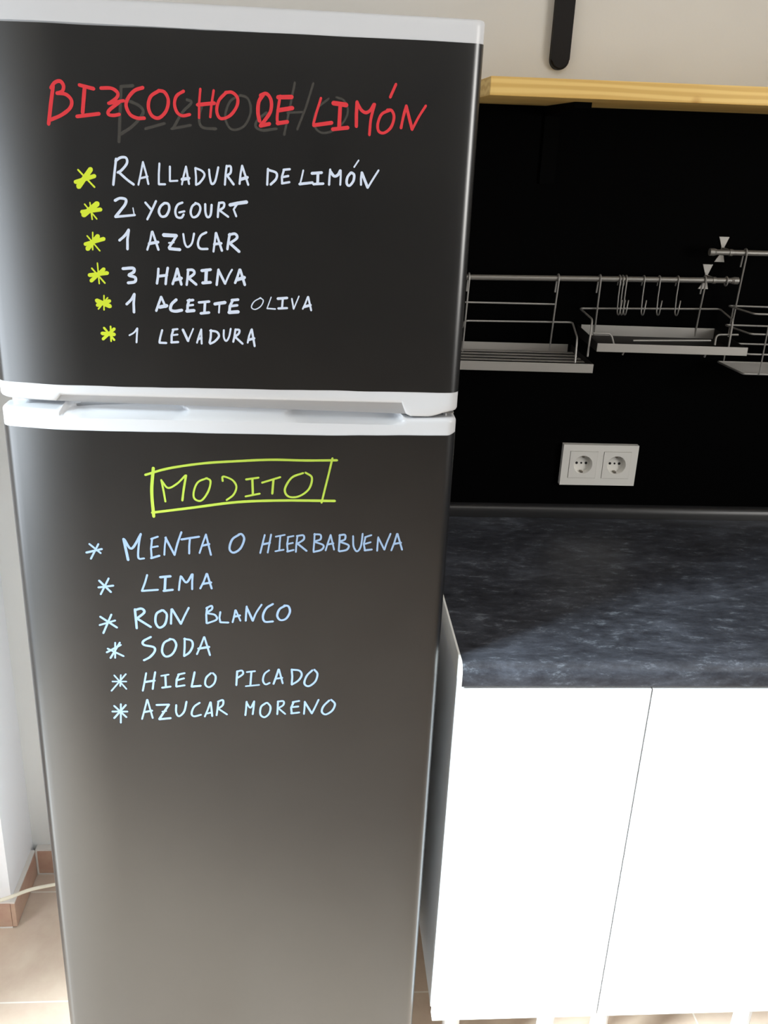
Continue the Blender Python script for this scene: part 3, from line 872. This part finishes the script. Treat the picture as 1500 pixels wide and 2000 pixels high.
for (d, n_, col) in groups:
  for st in words_of(n_, groups[(d, n_, col)]):
    nm = kind.get(n_, 'star_bullet' if n_.startswith('star') else 'ingredient_word')
    mm = {'red': 'red_ink', 'white': 'white_ink', 'pale': 'pale_ink', 'yellow': 'yellow_ink', 'lime': 'lime_ink', 'grey': 'ghost_ink'}[col]
    o = write(nm, st, M[mm], frz if d == 'freezer' else low)
    if nm == 'erased_heading': o.location.y += 0.0002
    o['label'] = {'heading_word': 'red handwritten cake title' if d == 'freezer' else 'lime handwritten drink title', 'erased_heading': 'faint wiped-off grey title',
                  'heading_box': 'lime hand-drawn frame', 'star_bullet': 'thick yellow star bullet' if d == 'freezer' else 'thin white star bullet',
                  'ingredient_word': 'white handwritten ingredient word'}[nm]

# ------------------------------------------------------------------ base cabinets and worktop
CY, CZ0, CZ1 = 0.0443, 0.195, 0.8605
def cabinet(x0, x1, label, legs):
    xc = (x0+x1)/2; t = thing('base_cabinet', label, 'cabinet', (xc, 0.33, 0), 'white base cabinets under the worktop')
    base = Vector((xc, 0.33, 0))
    def part(name, bm, m, parent=t):
        for v in bm.verts: v.co -= base
        return obj(name, bm, m, parent)
    for x in (x0, x1-0.016): part('side_panel', box(x, x+0.016, CY+0.020, 0.60, CZ0+0.010, CZ1, 0.0008), M['carcass'])
    part('bottom_panel', box(x0+0.016, x1-0.016, CY+0.020, 0.60, CZ0+0.010, CZ0+0.026, 0.0006), M['carcass'])
    part('back_panel', box(x0+0.016, x1-0.016, 0.588, 0.60, CZ0+0.026, CZ1, 0.0006), M['carcass'])
    part('top_rail', box(x0+0.016, x1-0.016, CY+0.020, CY+0.10, CZ1-0.016, CZ1, 0.0006), M['carcass'])
    part('door', box(x0+0.0012, x1-0.0012, CY, CY+0.018, CZ0, CZ1-0.003, 0.0012), M['cabinet_white'])
    for (x, y) in legs:
        lb = bmesh.new()
        add_tube(lb, [(x, y, 0.0), (x, y, 0.006), (x, y, 0.0062), (x, y, 0.035), (x, y, 0.036), (x, y, CZ0-0.004), (x, y, CZ0-0.0035), (x, y, CZ0+0.0098)],
                 [0.022, 0.022, 0.015, 0.0135, 0.0155, 0.0155, 0.027, 0.027], 18)
        lg = part('leg', lb, M['leg'])
    return t
X1, X2, X3 = 0.592, 0.8815, 1.242
cabinet(X1, X2, 'narrow white base cabinet right beside the fridge', [(0.638, 0.10), (0.812, 0.10), (0.638, 0.54), (0.812, 0.54)])
cabinet(X2, X3, 'wider white base cabinet at the right, second from the fridge', [(0.912, 0.10), (1.182, 0.10), (0.912, 0.54), (1.182, 0.54)])

X4 = 1.842
cabinet(X3, X4, 'wide white base cabinet third from the fridge, at the far right end of the worktop', [(1.285, 0.10), (1.80, 0.10), (1.285, 0.54), (1.80, 0.54)])

wt = thing('worktop', 'dark slate-look kitchen worktop on the white cabinets', 'worktop', (0.92, 0.33, 0.88))
def nose(y0, z0, z1, r, n=7):
    p = [(0.6285, z0), (0.6285, z1)]
    for k in range(n+1):
        a = PI/2 + (PI/2)*k/n; p.append((y0+r+r*math.cos(a), z1-r+r*math.sin(a)))
    for k in range(4):
        a = PI + (PI/2)*k/3; p.append((y0+0.004+0.004*math.cos(a), z0+0.004+0.004*math.sin(a)))
    return p
def wobj(name, bm, m, **k):
    for v in bm.verts: v.co -= Vector((0.92, 0.33, 0.88))
    return obj(name, bm, m, wt, **k)
wobj('top_board', add_prism(bmesh.new(), nose(0.0405, 0.8620, 0.900, 0.017), 'x', 0.5945, X4+0.006), M['slate'], smooth=True, autosmooth=True)
e = wobj('end_strip', add_prism(bmesh.new(), nose(0.0400, 0.8618, 0.9003, 0.017), 'x', 0.5915, 0.5944), M['edge_white'], smooth=True, autosmooth=True)
e['label'] = 'white edge strip on the worktop end'

us = add_prism(bmesh.new(), [(0.6285, 0.9002), (0.6285, 0.9250), (0.622, 0.9250), (0.6170, 0.9225), (0.6135, 0.917), (0.6120, 0.909), (0.6120, 0.9002)], 'x', 0.40, X4+0.006)
tag(obj('upstand_strip', us, M['upstand'], smooth=True, autosmooth=True), 'slim dark sealing strip along the back of the worktop', 'strip')
tag(obj('backsplash_panel', box(0.02, 1.75, 0.6290, 0.6358, 0.9002, 1.672, 0.0008), M['backsplash']), 'matt black backsplash panel between worktop and wooden shelf', 'backsplash')

# ------------------------------------------------------------------ wooden shelf and black metal on the wall
sh = thing('wall_shelf', 'pine wall shelf above the black backsplash', 'shelf', (0.618, YW, 1.6735))
sh.rotation_euler = (0, -0.0105, 0)
obj('board', box(0.0, 1.15, -0.308, -0.0075, -0.0125, 0.0125, 0.0012), M['pine'], sh)
bb = bmesh.new()
add_prism(bb, [(-0.205, -0.0126), (-0.205, -0.0215), (-0.16, -0.024), (-0.012, -0.029), (-0.012, -0.14), (-0.0075, -0.14), (-0.0075, -0.0126)], 'x', 0.1505, 0.1775)
b_ = obj('bracket', bb, M['matt_black'], sh); b_['label'] = 'black metal bracket below the board'
bb = bmesh.new()
add_prism(bb, [(-0.205, -0.0126), (-0.205, -0.0215), (-0.16, -0.024), (-0.012, -0.029), (-0.012, -0.14), (-0.0075, -0.14), (-0.0075, -0.0126)], 'x', 0.9505, 0.9775)
b_ = obj('bracket', bb, M['matt_black'], sh); b_['label'] = 'black metal bracket below the board'

def stadium(cx, w, z0, z1, n=12):
    r = w/2; p = []
    for k in range(n+1): a = PI + PI*k/n; p.append((cx+r*math.cos(a), z0+r+r*math.sin(a)))
    for k in range(n+1): a = PI*k/n; p.append((cx+r*math.cos(a), z1-r+r*math.sin(a)))
    return p
bar = add_prism(bmesh.new(), stadium(0.7845, 0.0325, 1.7195, 2.16), 'y', 0.622, 0.6358)
bmesh.ops.bevel(bar, geom=[e_ for e_ in bar.edges if abs(e_.verts[0].co.y-0.622) < 1e-5 and abs(e_.verts[1].co.y-0.622) < 1e-5], offset=0.003, segments=3, affect='EDGES')
tag(obj('wall_bar', bar, M['black_metal'], smooth=True, autosmooth=True), 'black round-ended vertical bar on the white wall above the pine shelf', 'bar')

# ------------------------------------------------------------------ double socket
SX0, SX1, SZ0, SZ1 = 0.8685, 1.0205, 0.9705, 1.0545
sk = thing('double_socket', 'white double power socket on the black backsplash', 'socket', ((SX0+SX1)/2, 0.629, (SZ0+SZ1)/2))
sk_loc = Vector(((SX0+SX1)/2, 0.629, (SZ0+SZ1)/2))
def sobj(name, bm, m, parent, **k):
    for v in bm.verts: v.co -= sk_loc
    return obj(name, bm, m, parent, **k)
fr_ = bmesh.new(); y0 = 0.6165
cxs = (SX0+0.0425, SX1-0.0415); czs = (SZ0+SZ1)/2+0.001; hw = 0.0280
xs_ = [SX0, cxs[0]-hw, cxs[0]+hw, cxs[1]-hw, cxs[1]+hw, SX1]
for (a, b) in ((xs_[0], xs_[1]), (xs_[2], xs_[3]), (xs_[4], xs_[5])): add_box(fr_, a, b, y0, 0.629, czs-hw, czs+hw)
add_box(fr_, SX0, SX1, y0, 0.629, czs+hw, SZ1); add_box(fr_, SX0, SX1, y0, 0.629, SZ0, czs-hw)
sobj('frame', fr_, M['socket'], sk)
for cx in cxs:
    bm = bmesh.new(); n = 64; R0 = 0.0190; h = hw-0.0006
    fy = y0 - 0.0012
    ring = []; sq = []
    for k in range(n):
        a = 2*PI*k/n + PI/4; c_, s_ = math.cos(a), math.sin(a); q = h/max(abs(c_), abs(s_))
        sq.append((cx+c_*q, czs+s_*q)); ring.append((cx+c_*R0, czs+s_*R0))
    vo = [bm.verts.new((x, fy, z)) for x, z in sq]; vb = [bm.verts.new((x, 0.6286, z)) for x, z in sq]
    v1 = [bm.verts.new((x, fy, z)) for x, z in ring]
    v2 = [bm.verts.new((cx+(x-cx)*0.96, fy+0.0012, czs+(z-czs)*0.96)) for x, z in ring]
    v3 = [bm.verts.new((cx+(x-cx)*0.91, 0.6282, czs+(z-czs)*0.91)) for x, z in ring]
    for A, B in ((vb, vo), (vo, v1), (v1, v2), (v2, v3)):
        for k in range(n): bm.faces.new((A[k], A[(k+1) % n], B[(k+1) % n], B[k]))
    bm.faces.new(v3)
    ins = sobj('socket_insert', bm, M['socket'], sk, smooth=True, autosmooth=True)
    pb = bmesh.new()
    for dx, r in ((-0.0095, 0.0026), (0.0, 0.0020), (0.0095, 0.0026)): add_tube(pb, [(cx+dx, 0.6275, czs), (cx+dx, 0.62815, czs)], r, 16)
    sobj('contact_hole', pb, M['dark_hole'], ins)
    for s_ in (1, -1):
        eb = box(cx-0.0024, cx+0.0024, fy+0.002, 0.6280, czs+s_*0.0158-0.0012, czs+s_*0.0158+0.0012, 0.0003)
        sobj('earth_clip', eb, M['brass'], ins)

# ------------------------------------------------------------------ hanging rails
def rail(name, x0, z0, x1, z1, label, brackets, caps):
    y = 0.590
    t = thing(name, label, 'rail', (x0, y, z0))
    base = Vector((x0, y, z0))
    zt = lambda x: z0 + (z1-z0)*(x-x0)/(x1-x0)
    def part(nm, bm, m, **k):
        for v in bm.verts: v.co -= base
        return obj(nm, bm, m, t, **k)
    part('rod', tube([(x0, y, z0), (x1, y, z1)], 0.0050, 16), M['steel'], smooth=True, autosmooth=True)
    for (xc, s_) in caps:
        part('end_cap', tube([(xc, y, zt(xc)), (xc+s_*0.004, y, zt(xc)), (xc+s_*0.0045, y, zt(xc)), (xc+s_*0.013, y, zt(xc))], [0.0055, 0.0064, 0.0068, 0.0066], 16), M['steel'], smooth=True, autosmooth=True)
    for bx in brackets:
        z = zt(bx); bm = bmesh.new()
        # plate with a waist, bent round the rod
        prof = [(-0.011, 0.024), (0.008, 0.024), (0.0015, 0.006), (0.0015, -0.006), (0.006, -0.021), (-0.013, -0.021), (-0.004, -0.006), (-0.004, 0.006)]
        add_prism(bm, [(bx+p, z+q) for p, q in prof], 'y', 0.6265, 0.6288)
        add_box(bm, bx-0.003, bx+0.001, y+0.002, 0.6270, z-0.005, z+0.005, 0.0005)
        part('wall_bracket', bm, M['tray_steel'])
        rg = bmesh.new()
        for k in range(24):
            pass
        add_tube(rg, [(bx-0.004, y, z), (bx+0.002, y, z)], 0.0062, 18); part('bracket_clamp', rg, M['steel'], smooth=True, autosmooth=True)
    return t, zt
R1, z1f = rail('hanging_rail', 0.5650, 1.3715, 1.1400, 1.3835, 'steel hanging rail behind the fridge side, lower of the two', [1.1045], [(1.1360, 1)])
R2, z2f = rail('hanging_rail', 1.0960, 1.4325, 1.70, 1.4400, 'steel hanging rail at the right edge, higher of the two', [1.1270, 1.60], [(1.0995, -1)])
rgb = bmesh.new()
pts = [(1.1268, 0.590+0.0075*math.cos(2*PI*k/20), z1f(1.1268)-0.0015+0.0078*math.sin(2*PI*k/20)) for k in range(21)]
add_tube(rgb, pts, 0.0014, 8, cap=False)
tag(obj('split_ring', rgb, M['chrome'], smooth=True), 'thin wire ring round the right end of the lower rail', 'ring')

# S hooks: one mesh, copied
def s_hook(L_):
    r = 0.0068; w_ = 0.0012; P = []
    for k in range(11):
        a = -0.15*PI + (1.15*PI)*k/10
        P.append((0, r*math.cos(a), r*math.sin(a)))       # over the rail, from the wall side to the front
    P.append((0, -r, -L_*0.5)); zb = -L_+0.008
    for k in range(9):
        a = PI*k/8; P.append((0.0012, -r-0.008+0.008*math.cos(a), zb-0.008*math.sin(a)))
    P.append((0.0024, -r-0.0165, zb+0.020))
    P = [(x, y, z) for x, y, z in P]
    tail = [(0, r+0.0005, -0.012)]
    return tail + P, w_
HK = [(0.9270, 'leftmost of the three bunched S-hooks on the lower rail'), (0.9327, 'middle one of the three bunched S-hooks on the lower rail'), (0.9388, 'rightmost of the three bunched S-hooks on the lower rail'),
      (0.9720, 'S-hook just right of the bunched three on the lower rail'), (1.0010, 'S-hook in the middle of the three spread-out ones on the lower rail'), (1.0355, 'rightmost S-hook of the lower rail, nearest its wall bracket')]
P_, w_ = s_hook(0.062)
hook0 = None
for x, lab in HK:
    if hook0 is None: hk = hook0 = obj('s_hook', tube(P_, w_, 8), M['chrome'], smooth=True)
    else: hk = hook0.copy(); C.objects.link(hk)
    hk.location = (x, 0.590, z1f(x)); tag(hk, lab, 'hook', 's-hooks on the lower rail')

# ------------------------------------------------------------------ wire racks hanging from the rails
def rk(t, base):
    def part(nm, bm, m, smooth=False):
        for v in bm.verts: v.co -= base
        return obj(nm, bm, m, t, smooth=smooth, autosmooth=smooth)
    return part
def hanger(x, zr, xb, zb, y=0.590, r=0.0016):
    p = [(x-0.001, y+0.0078, zr-0.026), (x, y+0.0072, zr)]
    for k in range(1, 8): a = PI*k/8; p.append((x, y+0.0070*math.cos(a), zr+0.0070*math.sin(a)))
    p += [(x, y-0.0072, zr-0.004), ((x+xb)/2, y+0.001, (zr+zb)/2), (xb, y+0.008, zb)]
    return tube(p, r, 8)
# dish rack (left)
b0 = Vector((0.75, 0.52, 1.235)); t1 = thing('dish_rack', 'steel dish rack with slatted tray hanging next to the fridge', 'rack', b0, 'racks hanging on the wall rails')
pt = rk(t1, b0); W_ = 0.0017
YB, YF = 0.598, 0.450
pt('hanger', hanger(0.6505, z1f(0.6505), 0.6500, 1.236), M['chrome'], True)
pt('hanger', hanger(0.8135, z1f(0.8135), 0.8140, 1.243), M['chrome'], True)
pt('cross_wire', tube([(0.6485, YB, 1.3275), (0.8175, YB, 1.3290)], W_, 8), M['chrome'], True)
pt('guard_wire', tube(fillet([(0.62, 0.47, 1.285), (0.6505, YB, 1.2940), (0.8515, YB, 1.2970), (0.8330, 0.490, 1.2890), (0.8300, 0.475, 1.2480)], 0.010), W_, 8), M['chrome'], True)
bk = box(0.6300, 0.8480, YB-0.001, YB+0.001, 1.2400, 1.2560, 0.0004); pt('back_plate', bk, M['tray_steel'])
pt('front_plate', box(0.6080, 0.8555, YF-0.001, YF+0.001, 1.2365, 1.2520, 0.0004), M['tray_steel'])
sb = bmesh.new(); add_prism(sb, [(YF+0.001, 1.2370), (YF+0.001, 1.2520), (YB-0.001, 1.2555), (YB-0.001, 1.2405)], 'x', 0.8535, 0.8550)
pt('side_plate', sb, M['black_metal'])
sb = bmesh.new(); add_prism(sb, [(YF+0.001, 1.2370), (YF+0.001, 1.2520), (YB-0.001, 1.2555), (YB-0.001, 1.2405)], 'x', 0.6085, 0.6100)
pt('side_plate', sb, M['black_metal'])
for k in range(5):
    y = YF+0.026+0.0245*k; pt('slat', box(0.6105, 0.8530, y-0.0062, y+0.0062, 1.2445, 1.2455, 0.0003), M['tray_steel'])
# shallow rack (middle)
b0 = Vector((1.0, 0.53, 1.27)); t2 = thing('wire_rack', 'shallow steel rack with flat front plate below the S-hooks', 'rack', b0, 'racks hanging on the wall rails')
pt = rk(t2, b0); YF2 = 0.460
pt('hanger', hanger(0.8905, z1f(0.8905), 0.8955, 1.2700), M['chrome'], True)
pt('hanger', hanger(1.0860, z1f(1.0860), 1.0880, 1.2780), M['chrome'], True)
pt('back_plate', box(0.8690, 1.1240, YB-0.001, YB+0.001, 1.2735, 1.2935, 0.0004), M['tray_steel'])
pt('front_plate', box(0.8610, 1.1290, YF2-0.001, YF2+0.001, 1.2720, 1.2865, 0.0004), M['tray_steel'])
for x in (0.8610, 1.1240):
    sb = bmesh.new(); add_prism(sb, [(YF2+0.001, 1.2720), (YF2+0.001, 1.2865), (YB-0.001, 1.2930), (YB-0.001, 1.2740)], 'x', x, x+0.0015)
    pt('side_plate', sb, M['black_metal'])
for (xa, xb_, zz) in ((0.8600, 0.8600, 0), (1.1270, 1.1120, 0)): pass
pt('guard_wire', tube(fillet([(0.8500, 0.472, 1.2600), (0.8590, 0.500, 1.3200), (0.8624, YB, 1.3229), (1.1274, YB, 1.3300), (1.1120, 0.500, 1.3265), (1.1080, 0.490, 1.2760)], 0.008), W_, 8), M['chrome'], True)
for (pa, pb_, pc, pd) in (((0.8630, 0.500, 1.2960), (0.8960, 0.500, 1.2960), (0.9000, 0.485, 1.2760), None), ((1.0820, 0.490, 1.2830), (1.0860, 0.500, 1.3000), (1.1260, 0.500, 1.3010), None)):
    pt('handle_wire', tube(fillet([pa, pb_, pc], 0.008), W_, 8), M['chrome'], True)
pt('floor_wire', tube([(0.9300, 0.480, 1.2890), (1.0690, 0.480, 1.2930)], W_, 8), M['chrome'], True)
for x in (0.925, 1.075):
    pt('rack_foot', tube([(x, 0.50, 1.2720), (x-0.004, 0.50, 1.2590)], W_, 8), M['chrome'], True)
pt('tray_floor', box(0.8630, 1.1240, YF2+0.001, YB-0.001, 1.2735, 1.2745, 0.0002), M['black_metal'])
# basket (right)
b0 = Vector((1.28, 0.55, 1.235)); t3 = thing('wire_basket', 'tall steel wire basket with mesh floor hanging at the right edge', 'basket', b0, 'racks hanging on the wall rails')
pt = rk(t3, b0); YF3 = 0.500; XR = 1.46
pt('hanger', hanger(1.1535, z2f(1.1535), 1.1560, 1.2850), M['chrome'], True)
pt('hanger', hanger(1.4200, z2f(1.4200), 1.4200, 1.2850), M['chrome'], True)
for zb, zf in ((1.3365, 1.3385), (1.3010, 1.3030), (1.2665, 1.2670)):
    pt('hoop_wire', tube(fillet([(XR, YF3, zf), (1.1485, YF3, zf), (1.1420, YB, zb), (XR+0.01, YB, zb), (XR, YF3, zf)], 0.008), W_, 8), M['chrome'], True)
for x in (1.1770, 1.31, 1.43): pt('front_wire', tube([(x, YF3-0.003, 1.3390), (x, YF3-0.003, 1.2310)], 0.0013, 8), M['chrome'], True)
for x in (1.1540, 1.30, 1.43): pt('back_wire', tube([(x, YB+0.003, 1.3380), (x, YB+0.003, 1.2310)], 0.0013, 8), M['chrome'], True)
pt('floor_frame', tube(fillet([(XR, YF3, 1.2310), (1.1485, YF3, 1.2310), (1.1410, YB, 1.2310), (XR, YB, 1.2310), (XR, YF3, 1.2310)], 0.004), 0.0018, 8), M['chrome'], True)
mb = bmesh.new(); x = 1.1480
while x < XR-0.002:
    add_box(mb, x, x+0.0009, YF3+0.001, YB-0.001, 1.2302, 1.2310); x += 0.0034
y = YF3+0.003
while y < YB-0.002:
    add_box(mb, 1.1450, XR-0.001, y, y+0.0009, 1.2310, 1.2317); y += 0.0034
pt('mesh_floor', mb, M['tray_steel'])

# ------------------------------------------------------------------ power cable by the fridge
cab = smooth_path([(-0.025, 0.630, 0.030), (-0.070, 0.570, 0.066), (-0.115, 0.520, 0.076), (-0.1675, 0.500, 0.0795), (-0.2060, 0.472, 0.0935), (-0.2470, 0.440, 0.1010), (-0.30, 0.425, 0.1000), (-0.36, 0.430, 0.100), (-0.40, 0.460, 0.135), (-0.40, 0.4690, 0.20)], 6)
tag(obj('power_cable', tube(cab, 0.0038, 10), M['cable'], smooth=True), 'cream power cable running from behind the fridge along the left wall', 'cable')
